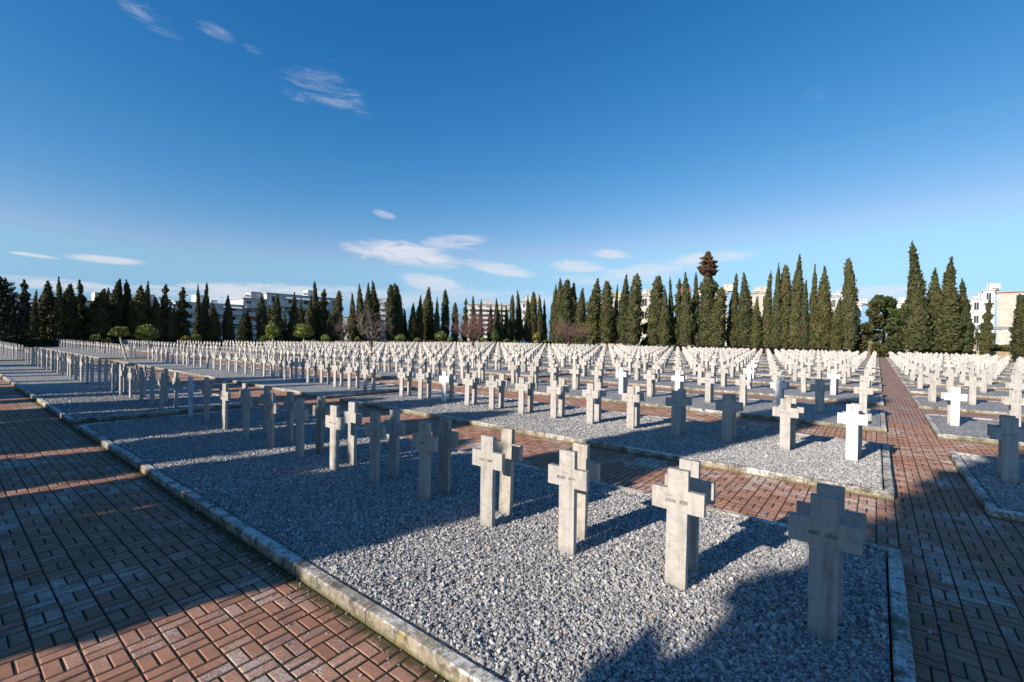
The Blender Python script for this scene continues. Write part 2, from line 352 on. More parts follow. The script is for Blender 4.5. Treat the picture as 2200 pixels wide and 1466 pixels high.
# real pavers near the viewpoint
rng = np.random.default_rng(5)
def pavers(name, x0, x1, y0, y1, along='y'):
    c = .19; nx = max(1, int(round((x1-x0)/c))); ny = max(1, int(round((y1-y0)/c))); cx = (x1-x0)/nx; cy = (y1-y0)/ny
    I, J = np.meshgrid(np.arange(nx), np.arange(ny), indexing='ij'); I = I.ravel(); J = J.ravel()
    X = x0+I*cx; Y = y0+J*cy; lay = (I+J) % 2 == 0
    A = []
    for half in (0, 1):
        ax = np.where(lay, X, X+half*cx/2); bx = np.where(lay, X+cx, ax+cx/2)
        ay = np.where(lay, Y+half*cy/2, Y); by = np.where(lay, ay+cy/2, Y+cy)
        A.append(np.stack([ax, bx, ay, by], 1))
    A = np.concatenate(A); gx, gy = (.0062, .0075) if along == 'y' else (.0070, .0062)
    j = rng.normal(0, .0012, A.shape); A = A + j
    # strong joints on the outer edge of each column
    A[:, 0] += gx; A[:, 1] -= gx; A[:, 2] += gy; A[:, 3] -= gy
    n = len(A); zt = Z_PAVE + np.clip(rng.normal(0, .0009, n), -.002, .002); bev = .006
    V = np.zeros((n, 12, 3)); cor = [(0, 2), (1, 2), (1, 3), (0, 3)]; sg = [(1, 1), (-1, 1), (-1, -1), (1, -1)]
    tilt = np.clip(rng.normal(0, .006, (n, 2)), -.012, .012)
    for q, (a, b) in enumerate(cor):
        px, py = A[:, a], A[:, b]
        V[:, q] = np.stack([px, py, zt-.03], 1); V[:, 4+q] = np.stack([px, py, zt-bev*.8], 1)
        dz = tilt[:, 0]*(px-A[:, :2].mean(1)) + tilt[:, 1]*(py-A[:, 2:].mean(1))
        V[:, 4+q, 2] += dz
        V[:, 8+q] = np.stack([px+sg[q][0]*bev, py+sg[q][1]*bev, zt+dz], 1)
    Fs = [(8, 9, 10, 11)] + [(4+q, 4+(q+1) % 4, 8+(q+1) % 4, 8+q) for q in range(4)] + [(q, (q+1) % 4, 4+(q+1) % 4, 4+q) for q in range(4)]
    Fq = (np.array(Fs)[None] + (np.arange(n)*12)[:, None, None]).reshape(-1, 4)
    prop(link(name, np_mesh(name, V.reshape(-1, 3), Fq, M_BRICK)), kind='structure')
pavers('brick_path_left', -3.2, 1.975, -6, 24, 'y')
pavers('brick_path_corridor', 1.975, 16, -1.10, -.22, 'x')
pavers('brick_path_cross', 1.975, 16, 13.2, 14.08, 'x')
for k in (0, 1):
    a = bedx(k)[1]; b = bedx(k+1)[0]
    pavers('brick_path_between_beds', a, b, -.22, 13.2, 'x')
    pavers('brick_path_between_beds', a, b, -6, -1.10, 'x')
    pavers('brick_path_between_beds', a, b, 14.08, 24, 'x')

# kerbs and gravel
def kerb(x0, x1, y0, y1, k, s):
    m = MB(); w = .105; rnd = random.Random(k*7+ord(s)); L = 1.0
    def run(ax, fixed0, fixed1, a, b):
        n = max(1, int(round((b-a)/L))); st = (b-a)/n
        for i in range(n):
            p, q = a+i*st+.0035, a+(i+1)*st-.0035; dz = rnd.uniform(-.006, .006); dx = rnd.uniform(-.003, .003)
            zt = .012+dz; bv = .012
            f0, f1 = fixed0+dx, fixed1+dx
            if ax == 'y': P = lambda u, v, z: (u, v, z)
            else: P = lambda u, v, z: (v, u, z)
            prof = [(f0, -.14), (f0, zt-bv), (f0+bv, zt), (f1-bv, zt), (f1, zt-bv), (f1, -.14)]
            base = len(m.v)
            for v in (p, q): m.v += [P(u, v, z) for u, z in prof]
            for j in range(5):
                fc = (base+j, base+j+1, base+7+j, base+6+j); m.f.append(fc if ax == 'x' else fc[::-1]); m.m.append(0)
            e1 = tuple(base+j for j in range(6)); e2 = tuple(base+6+j for j in reversed(range(6)))
            m.f += [e1, e2]; m.m += [0, 0]
    run('y', x0, x0+w, y0, y1); run('y', x1-w, x1, y0, y1)
    run('x', y0, y0+w, x0+w, x1-w); run('x', y1-w, y1, x0+w, x1-w)
    o = m.build('kerb', M_KERB); prop(o, kind='structure')
def gravel(x0, x1, y0, y1):
    m = MB(); z = -.012; m.quad((x0+.12, y0+.12, z), (x1-.12, y0+.12, z), (x1-.12, y1-.12, z), (x0+.12, y1-.12, z))
    prop(m.build('gravel_bed', M_GRAVEL), kind='structure')
for k in range(NB):
    x0, x1 = bedx(k)
    for s, (y0, y1) in SECT.items():
        kerb(x0, x1, y0, y1, k, s); gravel(x0, x1, y0, y1)
def scatter_stones():
    pts = []
    for (x0, x1, y0, y1) in [(*bedx(0), *SECT['A']), (*bedx(1), *SECT['A']), (*bedx(1), -3.5, -1.10), (*bedx(0), 14.08, 22)]:
        a = (x1-x0-.26)*(y1-y0-.26); n = int(a*3700)
        P = np.stack([rng.uniform(x0+.14, x1-.14, n), rng.uniform(y0+.14, y1-.14, n)], 1)
        # keep what the view can see, thinning with distance
        fx = P[:, 0]*math.cos(YAW)+P[:, 1]*math.sin(YAW); lx = P[:, 0]*math.sin(YAW)-P[:, 1]*math.cos(YAW)
        dens = np.clip((15.5-fx)/8.5, 0, 1)
        keep = (np.abs(lx) < fx*1.35+.8) & (rng.uniform(0, 1, n) < dens)
        pts.append(P[keep])
    ns = len(np.concatenate(pts))
    e1 = np.stack([1.975-rng.exponential(.22, 420), rng.uniform(1.5, 12, 420)], 1); e2 = np.stack([rng.uniform(5.9, 7.95, 260), rng.uniform(-.2, 6, 260)], 1); e3 = np.stack([rng.uniform(2, 9, 200), -.24-rng.exponential(.15, 200)], 1)
    pts += [e1, e2, e3[e3[:, 1] > -1.08]]
    P = np.concatenate(pts); n = len(P)
    sz = rng.lognormal(math.log(.0092), .30, n)[:, None]*np.array([1.25, .85, .62])[None]*rng.uniform(.8, 1.2, (n, 3))
    cube = np.array([(-1,-1,-1),(1,-1,-1),(1,1,-1),(-1,1,-1),(-1,-1,1),(1,-1,1),(1,1,1),(-1,1,1)], float)
    V = cube[None]*rng.uniform(.45, 1.15, (n, 8, 3)); V = V*sz[:, None, :]
    # random rotation
    q = rng.normal(0, 1, (n, 4)); q[:, 1:3] *= .45; q /= np.linalg.norm(q, axis=1)[:, None]; w, x, y, z = q.T
    Rm = np.stack([1-2*(y*y+z*z), 2*(x*y-z*w), 2*(x*z+y*w), 2*(x*y+z*w), 1-2*(x*x+z*z), 2*(y*z-x*w), 2*(x*z-y*w), 2*(y*z+x*w), 1-2*(x*x+y*y)], 1).reshape(n, 3, 3)
    V = np.einsum('nij,nkj->nki', Rm, V)
    zz = rng.uniform(-.012, .004, n) + .006*np.sin(P[:, 0]*3.1+np.sin(P[:, 1]*2.3)*1.4)*np.sin(P[:, 1]*2.7+1.1*np.sin(P[:, 0]*1.9)); zz[ns:] = Z_PAVE+.004
    V[ns:] *= rng.uniform(.3, .8, (n-ns, 1, 1))
    V += np.concatenate([P, zz[:, None]], 1)[:, None, :]
    Fs = np.array([(0,3,2,1),(4,5,6,7),(0,1,5,4),(1,2,6,5),(2,3,7,6),(3,0,4,7)])
    Fq = (Fs[None]+(np.arange(n)*8)[:, None, None]).reshape(-1, 4)
    o = link('crushed_stones', np_mesh('crushed_stones', V.reshape(-1, 3), Fq, M_STONE))
    prop(o, 'grey crushed marble chippings covering the grave beds', 'gravel', kind='stuff')
scatter_stones()

# ------------------------------------------------------------------ crosses
CW, CH, CA0, CA1, CS, CT = .168, .956, .617, .795, .42, .054
def cross_outline():
    a, s = CW/2, CS/2
    return [(-a, -.12), (a, -.12), (a, CA0), (s, CA0), (s, CA1), (a, CA1), (a, CH), (-a, CH), (-a, CA1), (-s, CA1), (-s, CA0), (-a, CA0)]
def cross_mesh(name, m, bev=.004, seed=0):
    bm = bmesh.new(); rnd = random.Random(seed)
    pts = cross_outline(); vs = [bm.verts.new((-CT/2, y, z)) for y, z in pts]; f = bm.faces.new(vs)
    r = bmesh.ops.extrude_face_region(bm, geom=[f]); nv = [v for v in r['geom'] if isinstance(v, bmesh.types.BMVert)]
    for v in nv: v.co.x += CT
    bmesh.ops.recalc_face_normals(bm, faces=bm.faces)
    if bev:
        bmesh.ops.bevel(bm, geom=list(bm.edges), offset=bev, segments=2, affect='EDGES', profile=.6)
    if seed:
        for v in bm.verts: v.co += Vector((rnd.uniform(-1, 1), rnd.uniform(-1, 1), rnd.uniform(-1, 1)))*.0007
    me = bpy.data.meshes.new(name); bm.to_mesh(me); bm.free(); me.materials.append(m); return me
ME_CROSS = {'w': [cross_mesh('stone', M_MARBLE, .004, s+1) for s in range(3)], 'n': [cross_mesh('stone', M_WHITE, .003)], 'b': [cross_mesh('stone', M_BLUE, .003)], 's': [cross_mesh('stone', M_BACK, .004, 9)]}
def text_mesh(s, width, height, m):
    cu = bpy.data.curves.new('lettering', 'FONT'); cu.body = s; cu.extrude = .0; cu.align_x = 'CENTER'; cu.align_y = 'CENTER'; cu.resolution_u = 3; cu.offset = .012; cu.space_character = 1.2
    to = bpy.data.objects.new('tmp', cu); C.objects.link(to); bpy.context.view_layer.update()
    dg = bpy.context.evaluated_depsgraph_get(); me = bpy.data.meshes.new_from_object(to.evaluated_get(dg), depsgraph=dg)
    bpy.data.objects.remove(to, do_unlink=True)
    co = np.array([v.co[:] for v in me.vertices]); lo, hi = co.min(0), co.max(0)
    for v in me.vertices:
        u = (v.co.x-(lo[0]+hi[0])/2)/(hi[0]-lo[0])*width; w = (v.co.y-(lo[1]+hi[1])/2)/(hi[1]-lo[1])*height
        v.co = (-CT/2-.0012, -u, w)      # reads from the -X side
    me.materials.clear(); me.materials.append(m); me.name = 'inscription'; return me
def ticks_mesh(n1_, n2_, seed, m, h=.02, width=.18):
    rnd = random.Random(seed); b = MB(); n = n1_+n2_+(2 if n2_ else 0); st = width/n
    for i in range(n):
        if n2_ and n1_ <= i < n1_+2: continue
        u = -width/2+(i+.5)*st; x = -CT/2-.0012; t = st*.16
        def bar(u0, u1, z0, z1): b.quad((x, -u0, z0), (x, -u1, z0), (x, -u1, z1), (x, -u0, z1))
        bar(u-st*.36, u-st*.36+t, -h/2, h/2)
        k = rnd.random()
        if k < .6: bar(u+st*.2, u+st*.2+t, -h/2, h/2)
        if k > .3: bar(u-st*.36+t, u+st*.2, h/2-t, h/2)
        if rnd.random() < .5: bar(u-st*.36+t, u+st*.2, -h/2, -h/2+t)
        elif rnd.random() < .6: bar(u-st*.36+t, u+st*.2, -t/2, t/2)
    return b.mesh('inscription', m)
def tick_words(a, b_, s, m):
    u = .18/(a+b_+2)
    if not b_: return [(ticks_mesh(a, 0, s, m, width=u*a), 0.0)]
    return [(ticks_mesh(a, 0, s, m, width=u*a), .09-u*a/2), (ticks_mesh(b_, 0, s+50, m, width=u*b_), -.09+u*b_/2)]
TICKS = [tick_words(a, b_, s, M_INK) for s, (a, b_) in enumerate([(6, 5), (8, 4), (5, 6), (9, 0), (7, 5)])]
TICKSW = [tick_words(a, b_, s+20, M_PALEINK) for s, (a, b_) in enumerate([(8, 7), (7, 5)])]
def emblem_mesh():
    b = MB(); x = -CT/2-.0012; R0, R1, n = .030, .024, 20
    for i in range(n):
        a, c = 2*math.pi*i/n, 2*math.pi*(i+1)/n
        b.quad((x, -R0*math.cos(a), R0*math.sin(a)), (x, -R0*math.cos(c), R0*math.sin(c)), (x, -R1*math.cos(c), R1*math.sin(c)), (x, -R1*math.cos(a), R1*math.sin(a)))
    for a in (.5, 1.3, 2.2, 3.3, 4.4, 5.5):
        d = Vector((0, math.cos(a), math.sin(a))); e = Vector((0, -math.sin(a), math.cos(a)))
        p = Vector((x, 0, 0)); b.quad(p+d*.003+e*.003, p+d*.021+e*.005, p+d*.021-e*.003, p+d*.003-e*.003)
    return b.mesh('emblem', M_EMBLEM)
ME_EMB = emblem_mesh()
ORD = ['first', 'second', 'third', 'fourth', 'fifth', 'sixth', 'seventh', 'eighth', 'ninth', 'tenth', 'eleventh', 'twelfth', 'thirteenth', 'fourteenth', 'fifteenth', 'sixteenth', 'seventeenth', 'eighteenth', 'nineteenth', 'twentieth']
def ordn(i):
    if i < 20: return ORD[i]
    return str(i+1) + {1: 'st', 2: 'nd', 3: 'rd'}.get((i+1) % 10 if (i+1)//10 % 10 != 1 else 0, 'th')
# positions read from the photo: left foot corner of the front face
SEEN1 = {0:(1733.6,1358.2),1:(1427.6,1254.4),2:(1199.1,1182.8),3:(1030.8,1125.9),4:(897.8,1071),5:(791.9,1035.8),6:(707.8,1008.5),7:(634.8,981.2),8:(573.8,960.5),9:(521.2,941),10:(476.2,922.6),11:(438,908),12:(403.9,896)}
SEEN2 = {0:(1816.3,987.5),1:(1674.3,966.3),2:(1550,950),3:(1441.3,936.3),4:(1345.7,921.1),5:(1259.4,909.9),6:(1182,898.2),7:(1113.1,888.4),8:(1050.1,879.2)}
rnd = random.Random(11); crosses = []
def visible(x, y):
    d = x*math.cos(YAW)+y*math.sin(YAW); l = x*math.sin(YAW)-y*math.cos(YAW)
    return d > .5 and abs(l) < d*1.109*1.02, d, d > -1 and abs(l) < d*1.5+6
for k in range(NB):
    for sec in 'ABCR':
        y0, y1 = SECT[sec]
        ids = {'A': range(0, 13), 'B': range(14, 41), 'C': range(45, 77), 'R': range(0, 11)}[sec]
        for n_, i in enumerate(ids):
            yc = .333 + STEP*i - CW/2 if sec != 'R' else -1.5 - CW/2 - STEP*i
            for row in (0, 1):
                x = ROW0 + PITCHX*k + row*BACK + CT/2; y = yc
                S = SEEN1 if (k == 0 and sec == 'A') else SEEN2 if (k == 1 and sec == 'A') else {}
                dx = rnd.gauss(0, .02); dy = rnd.gauss(0, .016)
                if i in S and row == 0:
                    p = on_z(*S[i]); x = p.x+CT/2; y = p.y-CW/2; dx = dy = 0
                v, d, wide = visible(x, y)
                if not wide: continue
                crosses.append(dict(k=k, sec=sec, n=n_, i=i, row=row, x=x+dx, y=y+dy, d=d, vis=v, wide=wide, rx=rnd.gauss(0, .008), ry=rnd.gauss(0, .008), rz=rnd.gauss(0, .02), sz=1+rnd.gauss(0, .014), u=rnd.random(), exact=(i in S and row == 0)))
def hid(c):   # back row crosses hidden by a front cross when the view runs along the path
    return 0
crosses.sort(key=lambda c: c['d'] + (0 if c['vis'] else 500))
near, far = crosses[:300], crosses[300:]
TEXTS = {0: ('SORET  LOUIS', .165, .028), 1: ('LEF\u00c8VRE  HENRI', .185, .036), 2: ('MOUYSSET  JUSTIN', .195, .027), 3: ('BUOUET  CLEMENT', .19, .027), 4: ('INCONNU', .095, .026)}
WHITES = {('A', 1, 0, 0), ('A', 1, 10, 0), ('A', 2, 2, 0), ('A', 3, 4, 0), ('R', 2, 0, 0), ('R', 1, 1, 0), ('A', 3, 1, 0), ('A', 4, 5, 0), ('A', 2, 5, 0), ('A', 5, 8, 0)}
def bedname(c):
    k, s = c['k'], c['sec']
    if s == 'A': return 'nearest gravel bed' if k == 0 else ordn(k)+' gravel bed from the camera'
    if s == 'B': return 'nearest left bed' if k == 0 else ordn(k)+' left bed'
    if s == 'C': return 'far left bed' if k == 0 else ordn(k)+' far left bed'
    return 'right bed' if k == 1 else ordn(k-1)+' right bed'
for c in near:
    key = (c['sec'], c['k'], c['i'], c['row'])
    kind = 'w'
    if key in WHITES or (c['u'] > .965 and c['k'] > 1): kind = 'n'
    elif key == ('A', 0, 12, 0) or key == ('A', 2, 7, 0): kind = 'b'
    elif c['row'] == 1 and c['u'] < .25 or key == ('A', 0, 3, 1): kind = 's'
    e = empty('marble_cross', (c['x'], c['y'], 0))
    e.rotation_euler = (c['rx'], c['ry'], c['rz']); e.scale = (1, 1, c['sz'])
    if c['exact']: e.rotation_euler = (c['rx']*.5, c['ry']*.5, c['rz']*.3); e.scale = (1, 1, 1)
    st = link('stone', ME_CROSS[kind][int(c['u']*100) % len(ME_CROSS[kind])], e)
    if c['row'] == 0 and c['k'] <= 3 and c['d'] < 22:
        if c['k'] == 0 and c['sec'] == 'A' and c['i'] in TEXTS:
            s_, w_, h_ = TEXTS[c['i']]; wd_ = s_.split('  '); n_c = sum(map(len, wd_)) + 2*(len(wd_)-1); y_ = w_/2
            for q_ in wd_:
                ww = w_*len(q_)/n_c; link('inscription', text_mesh(q_, ww*.94, h_, M_INK), e, (0, .008+y_-ww/2, .70)); y_ -= ww + w_*2/n_c
        else:
            for me, oy in ((TICKSW if kind == 'n' else TICKS)[int(c['u']*70) % (2 if kind == 'n' else 5)]): link('inscription', me, e, (0, .012+oy, .70))
    if key in {('A', 0, 4, 0), ('A', 1, 0, 0), ('A', 2, 2, 0), ('R', 2, 0, 0)} : link('emblem', ME_EMB, e, (0, 0, .90))
    look = {'w': 'weathered marble cross', 'n': 'bright white marble cross', 'b': 'cold blue-white marble cross', 's': 'yellow-stained marble cross'}[kind]
    side = {'A': 'from the right', 'B': 'from the right', 'C': 'from the right', 'R': 'from the left'}[c['sec']]
    lab = '%s %s %s, %s row, %s' % (look, ordn(c['n']), side, 'front' if c['row'] == 0 else 'back', bedname(c))
    prop(e, lab, 'cross', 'marble crosses standing in rows on gravel beds')
# the rest of the ~2000 crosses as one mass
bmx = cross_mesh('far_cross_src', M_FAR, .0); src = np.array([v.co[:] for v in bmx.vertices])
pts = cross_outline(); a = CT/2
# simple low version: quads only (three boxes sharing planes avoided: plus shape from 5 blocks)
def lowcross():
    b = MB(); h, s = CW/2, CS/2
    P = [(-h, -.1), (h, -.1), (h, CA0), (s, CA0), (s, CA1), (h, CA1), (h, CH), (-h, CH), (-h, CA1), (-s, CA1), (-s, CA0), (-h, CA0)]
    V = [(-a, y, z) for y, z in P] + [(a, y, z) for y, z in P]
    fr = [(0, 1, 2, 11), (2, 3, 4, 5), (2, 5, 8, 11), (11, 8, 9, 10), (8, 5, 6, 7)]
    Fq = [tuple(reversed(f)) for f in fr] + [tuple(i+12 for i in f) for f in fr] + [(i, (i+1) % 12, 12+(i+1) % 12, 12+i) for i in range(12)]
    return np.array(V), np.array(Fq)
LV, LF = lowcross()
AV = []
for c in far:
    cz, sz_ = math.cos(c['rz']), math.sin(c['rz']); v = LV.copy(); v[:, 2] *= c['sz']
    x = v[:, 0]*cz - v[:, 1]*sz_ + c['ry']*v[:, 2]; y = v[:, 0]*sz_ + v[:, 1]*cz - c['rx']*v[:, 2]
    AV.append(np.stack([x+c['x'], y+c['y'], v[:, 2]], 1))
nfar = len(AV)
if nfar:
    Fq = (LF[None]+(np.arange(nfar)*24)[:, None, None]).reshape(-1, 4)
    o = link('distant_crosses', np_mesh('distant_crosses', np.concatenate(AV), Fq, M_FAR))
    prop(o, 'mass of small pale marble crosses filling the distant beds', 'crosses', kind='stuff')
print('crosses', len(near), nfar)
bpy.data.meshes.remove(bmx)

# small weeds and fallen leaves on the gravel
LEAFAT = {(985,1190): 'on open gravel, leftmost of the front ones', (1097,1150): 'beside the foot of the fourth cross from the right', (1475,1278): 'at the foot of the second cross from the right', (700,1035): 'in shade among the middle crosses',
 (1320,1210): 'right of the third cross from the right', (1105,1155): 'close to another leaf near the fourth cross', (330,995): 'near the left kerb in shade', (1560,1120): 'in a cross shadow near the rear kerb', (860,1130): 'on the edge of the big tree shadow'}
def leaf_bits():
    wd = MB(); r = random.Random(4); p0 = on_z(1450, 1262)
    for i in range(14):
        an = r.uniform(0, 6.28); d = Vector((math.cos(an), math.sin(an), r.uniform(.1, .9))).normalized(); s = r.uniform(.018, .035); q = p0+Vector((r.uniform(-.02, .02), r.uniform(-.02, .02), .004))
        e = d.cross(Vector((0, 0, 1))).normalized(); wd.quad(q, q+d*s*.5+e*s*.3, q+d*s, q+d*s*.5-e*s*.3)
    prop(wd.build('weed', M_WEED), 'tiny green weed at the foot of the second cross from the right', 'weed')
    n = 0
    for (px, py) in [(985, 1190), (1097, 1150), (1475, 1278), (700, 1035), (1320, 1210), (1105, 1155), (330, 995), (1560, 1120), (860, 1130)]:
        p = on_z(px, py, .004); b = MB(); an = r.uniform(0, 6.28); d = Vector((math.cos(an), math.sin(an), .15)); e = Vector((-d.y, d.x, .25)); s = r.uniform(.014, .022)
        b.quad(p-d*s, p+e*s*.6, p+d*s, p-e*s*.6+Vector((0, 0, .004)))
        o = b.build('fallen_leaf', M_DEADLEAF); prop(o, 'small dry orange-brown leaf %s' % LEAFAT[(px, py)], 'leaf', 'dry leaves fallen on the gravel')
leaf_bits()

# ------------------------------------------------------------------ trees
def tuft_quads(P, Nrm, size, r, upw=.8, asp=1.6):
    """leaf clump quads at points P (n,3) leaning out along Nrm and up"""
    n = len(P); upv = np.array([0, 0, 1.0])
    d = Nrm*(1-upw) + upv*upw + r.normal(0, .22, (n, 3)); d /= np.linalg.norm(d, axis=1)[:, None]
    s = np.cross(d, Nrm + r.normal(0, .5, (n, 3))); s /= np.maximum(np.linalg.norm(s, axis=1), 1e-6)[:, None]
    sz = size*r.uniform(.6, 1.35, n)[:, None]
    a = P - d*sz*.4*asp; b = P + s*sz*.5 + d*sz*.1; c = P + d*sz*asp*.7; e = P - s*sz*.5 + d*sz*.1
    return np.stack([a, b, c, e], 1).reshape(-1, 3)
def cypress_mesh(seed, kind, H=13.0, rad=1.0, m=None, nt_=5200, tuft=.2, dense=False):
    r = np.random.default_rng(seed)
    def prof(t):
        t = np.asarray(t, float)
        if kind == 'column': p = np.where(t < .08, .85+.15*t/.08, np.sqrt(np.clip(1-((t-.08)/.92)**5.0, 0, 1)))*(1-.10*t)
        elif kind == 'round': p = np.where(t < .15, .72+.28*t/.15, np.sqrt(np.clip(1-((t-.15)/.85)**4.0, 0, 1)))*np.where(t > .15, 1-.30*(t-.15), 1)
        elif kind == 'spire': p = np.where(t < .12, .7+.3*t/.12, np.clip(1-(t-.12)/.88, 0, 1)**.85*.95+.05*np.sin(t*23+seed))
        elif kind == 'sparse': p = np.where(t < .2, .6+.4*t/.2, np.clip(1-(t-.2)/.8, 0, 1)**.75)*(.8+.35*np.sin(t*34+seed)*np.clip(t*1.5, 0, 1))
        elif kind == 'topper': p = np.where(t < .72, (.7+.3*np.minimum(t/.15, 1))*(1-.35*t), np.where(t < .80, .95, np.clip(1-((t-.80)/.20), 0, 1)**.8*.95))
        else: p = np.where(t < .15, .75+.25*t/.15, np.clip(1-((t-.15)/.85)**1.8, 0, 1))+.04*np.sin(t*19+seed)*(1-t)
        return np.maximum(p, .015)
    # lobes: the outline wanders with angle and height
    ph = r.uniform(0, 6.28, 6); fr_ = r.uniform(5, 16, 6); an_n = r.integers(1, 6, 6)
    def lob(a, t):
        v = 0
        for i in range(6): v = v + np.sin(an_n[i]*a + fr_[i]*t*2 + ph[i])
        return 1 + v*(.03 if dense else .085 if kind != 'sparse' else .16)
    bend = r.uniform(-.03, .03, 2)*H
    def centre(t): return np.stack([bend[0]*t**2.5, bend[1]*t**2.5], -1)
    # inner hull
    nz_, na = 34, 14; V = []
    for i in range(nz_):
        t = i/(nz_-1); 
        for k in range(na):
            a = 2*math.pi*k/na; rr = rad*float(prof(t))*float(lob(a, t))*(.93 if dense else .74 if kind != 'sparse' else .5)*(1+r.normal(0, .04 if dense else .06)); c = centre(np.array(t))
            V.append((c[0]+rr*math.cos(a), c[1]+rr*math.sin(a), H*(.06+.925*t)))
    Fh = [(i*na+k, i*na+(k+1) % na, (i+1)*na+(k+1) % na, (i+1)*na+k) for i in range(nz_-1) for k in range(na)]
    V = np.array(V)
    t = r.beta(1.0, 1.35, nt_*3); w = prof(t)/prof(t).max(); t = t[r.uniform(0, 1, len(t)) < (.12+.88*w)][:nt_]
    n = len(t); a = r.uniform(0, 2*math.pi, n)
    # clumps: quantise noise so tufts gather in lobes with gaps
    cl = np.sin(a*7+t*60+seed)*np.sin(t*95+a*3)
    rr = rad*prof(t)*lob(a, t)*(np.clip(.9+.05*cl+r.normal(0, .05, n), .5, 1.05) if dense else np.clip(.80+.20*cl+r.normal(0, .08, n), .5, 1.35))
    c = centre(t); P = np.stack([c[:, 0]+rr*np.cos(a), c[:, 1]+rr*np.sin(a), H*(.055+.935*t)], 1)
    Nn = np.stack([np.cos(a), np.sin(a), np.zeros(n)], 1)
    T = tuft_quads(P, Nn, tuft, r, .72)
    # ragged tip
    VV = np.concatenate([V, T]); FF = np.concatenate([np.array(Fh), np.arange(n*4).reshape(-1, 4)+len(V)])
    return np_mesh('crown', VV, FF, m or M_CYP)
def trunk_mesh(h, r0, m=None, seed=0):
    b = MB(); b.tube([(0, 0, -.3), (.02, 0, h*.4), (0, .02, h)], [r0*1.25, r0, r0*.7], 8); return b.mesh('trunk', m or M_BARK)
HB = 13.0
KINDS = ['cone', 'round', 'spire', 'sparse', 'topper']
CR = {'cone': [cypress_mesh(s, 'cone') for s in (1, 2, 3)], 'round': [cypress_mesh(s, 'round') for s in (4, 5)], 'spire': [cypress_mesh(s, 'spire') for s in (6, 7, 8)], 'sparse': [cypress_mesh(s, 'sparse', nt_=4200, tuft=.24) for s in (9, 10)], 'topper': [cypress_mesh(12, 'topper')]}
TR = trunk_mesh(2.2, .17)
cnt = 0
def cypress(loc, H, hw, kind, label, rz=None):
    global cnt; cnt += 1
    e = empty('cypress_tree', loc, rz if rz is not None else (cnt*2.39) % 6.28)
    lst = CR[kind]; me = lst[cnt % len(lst)]
    c = link('crown', me, e); sc = (H-.45)/HB if kind != 'shade' else H/HB; c.scale = (hw, hw, sc); c.location.z = 0 if kind == 'shade' else .45
    t = link('trunk', TR, e); t.scale = (max(.6, hw), max(.6, hw), 1)
    prop(e, label, 'tree', 'cypresses round the cemetery' ); return e
# (x in photo, y of tip, half width in px, kind)
LEFT = [(30,641,7,'spire'),(53,598,14,'sparse'),(72,621,8,'spire'),(102,603,19,'cone'),(127,594,11,'spire'),(141,608,22,'cone'),(176,600,12,'sparse'),(210,618,23,'cone'),
 (233,617,10,'spire'),(246,597,18,'cone'),(266,598,8,'sparse'),(279,605,12,'spire'),(297,611,21,'cone'),(314,603,11,'spire'),(338,637,14,'cone'),(351,607,13,'sparse'),(365,647,7,'spire'),
 (374,660,7,'cone'),(388,615,15,'sparse'),(425,608,7.5,'spire'),(439,606,10.5,'spire'),(459,648,12,'cone'),(489,632,9.5,'cone'),(526,666,12.5,'cone'),(563,637,10,'round'),(576,654,6,'cone'),(591,630,13,'cone'),
 (612,671,6,'sparse'),(630,627,12,'spire'),(645,648,9,'cone'),(664,632,8,'cone'),(673,618,8,'spire'),(679,602,11,'spire'),(692,618,14,'sparse'),(710,671,10,'cone'),(724,622,9,'round'),
 (757,627,7.5,'cone'),(774,608,9.5,'cone'),(791,607,11,'cone'),(804,602,12,'cone'),(839,610,10,'round'),(851,608,14,'round'),(869,664,7,'spire'),(886,649,9,'cone'),(900,632,8,'cone'),(917,616,14,'cone'),
 (938,637,8,'spire'),(956,621,8,'round'),(977,649,7,'round'),(998,638,7.5,'sparse'),(1017,634,8,'spire'),(1031,641,6.5,'spire'),(1053,652,6,'cone'),(1067,640,7.5,'cone'),(1077,649,5,'spire'),(1088,654,6,'cone'),
 (1099,632,6,'round'),(1114,623,9.5,'spire'),(1133,633,9,'spire'),(1145,625,8,'round'),(1160,633,9,'spire'),(1169,641,6,'spire')]
RIGHT = [(1190,611,9,'cone'),(1202,598,13,'cone'),(1214,600,13,'round'),(1226,606,14,'cone'),(1246,618,12,'cone'),(1274,597,17,'cone'),(1304,602,13,'round'),(1321,610,7,'spire'),(1339,587,12,'cone'),(1361,587,14,'round'),
 (1407,592,15,'round'),(1427,617,10,'cone'),(1440,594,8,'spire'),(1454,595,11,'sparse'),(1474,582,12,'cone'),(1493,586,11,'spire'),(1518,543,16,'topper'),(1541,616,15,'round'),(1574,587,13,'spire'),(1600,585,15,'cone'),
 (1624,640,10,'cone'),(1646,582,12,'spire'),(1667,566,11,'spire'),(1684,567,12,'round'),(1709,545,14,'cone'),(1725,600,9,'cone'),(1746,567,11,'spire'),(1767,570,15,'cone'),(1797,639,12,'cone'),(1824,552,12,'round'),
 (1968,517,24,'spire'),(2004,574,18,'cone'),(2034,551,25,'spire'),(2070,599,17,'spire'),(2117,641,12,'sparse'),(2199,630,18,'cone')]
LOOK = {'cone': 'full dark cypress', 'round': 'round-topped smooth cypress', 'spire': 'slender pointed cypress', 'sparse': 'ragged thin-crowned cypress', 'topper': 'tall cypress with bulging brown dead top'}
rt = random.Random(8)
for i, (px, py, hw, kd) in enumerate(LEFT):
    Y = 84.5 + rt.uniform(-1.5, 3.5); b = on_y(px, 742, Y); tp = on_y(px, py, Y)
    D = b.x*math.cos(YAW)+b.y*math.sin(YAW); H = tp.z+.12
    cypress((b.x, b.y, -.12), H, hw/F*D*1.14, kd, '%s, %s from the left in the tree line behind the crosses' % (LOOK[kd], ordn(i)))
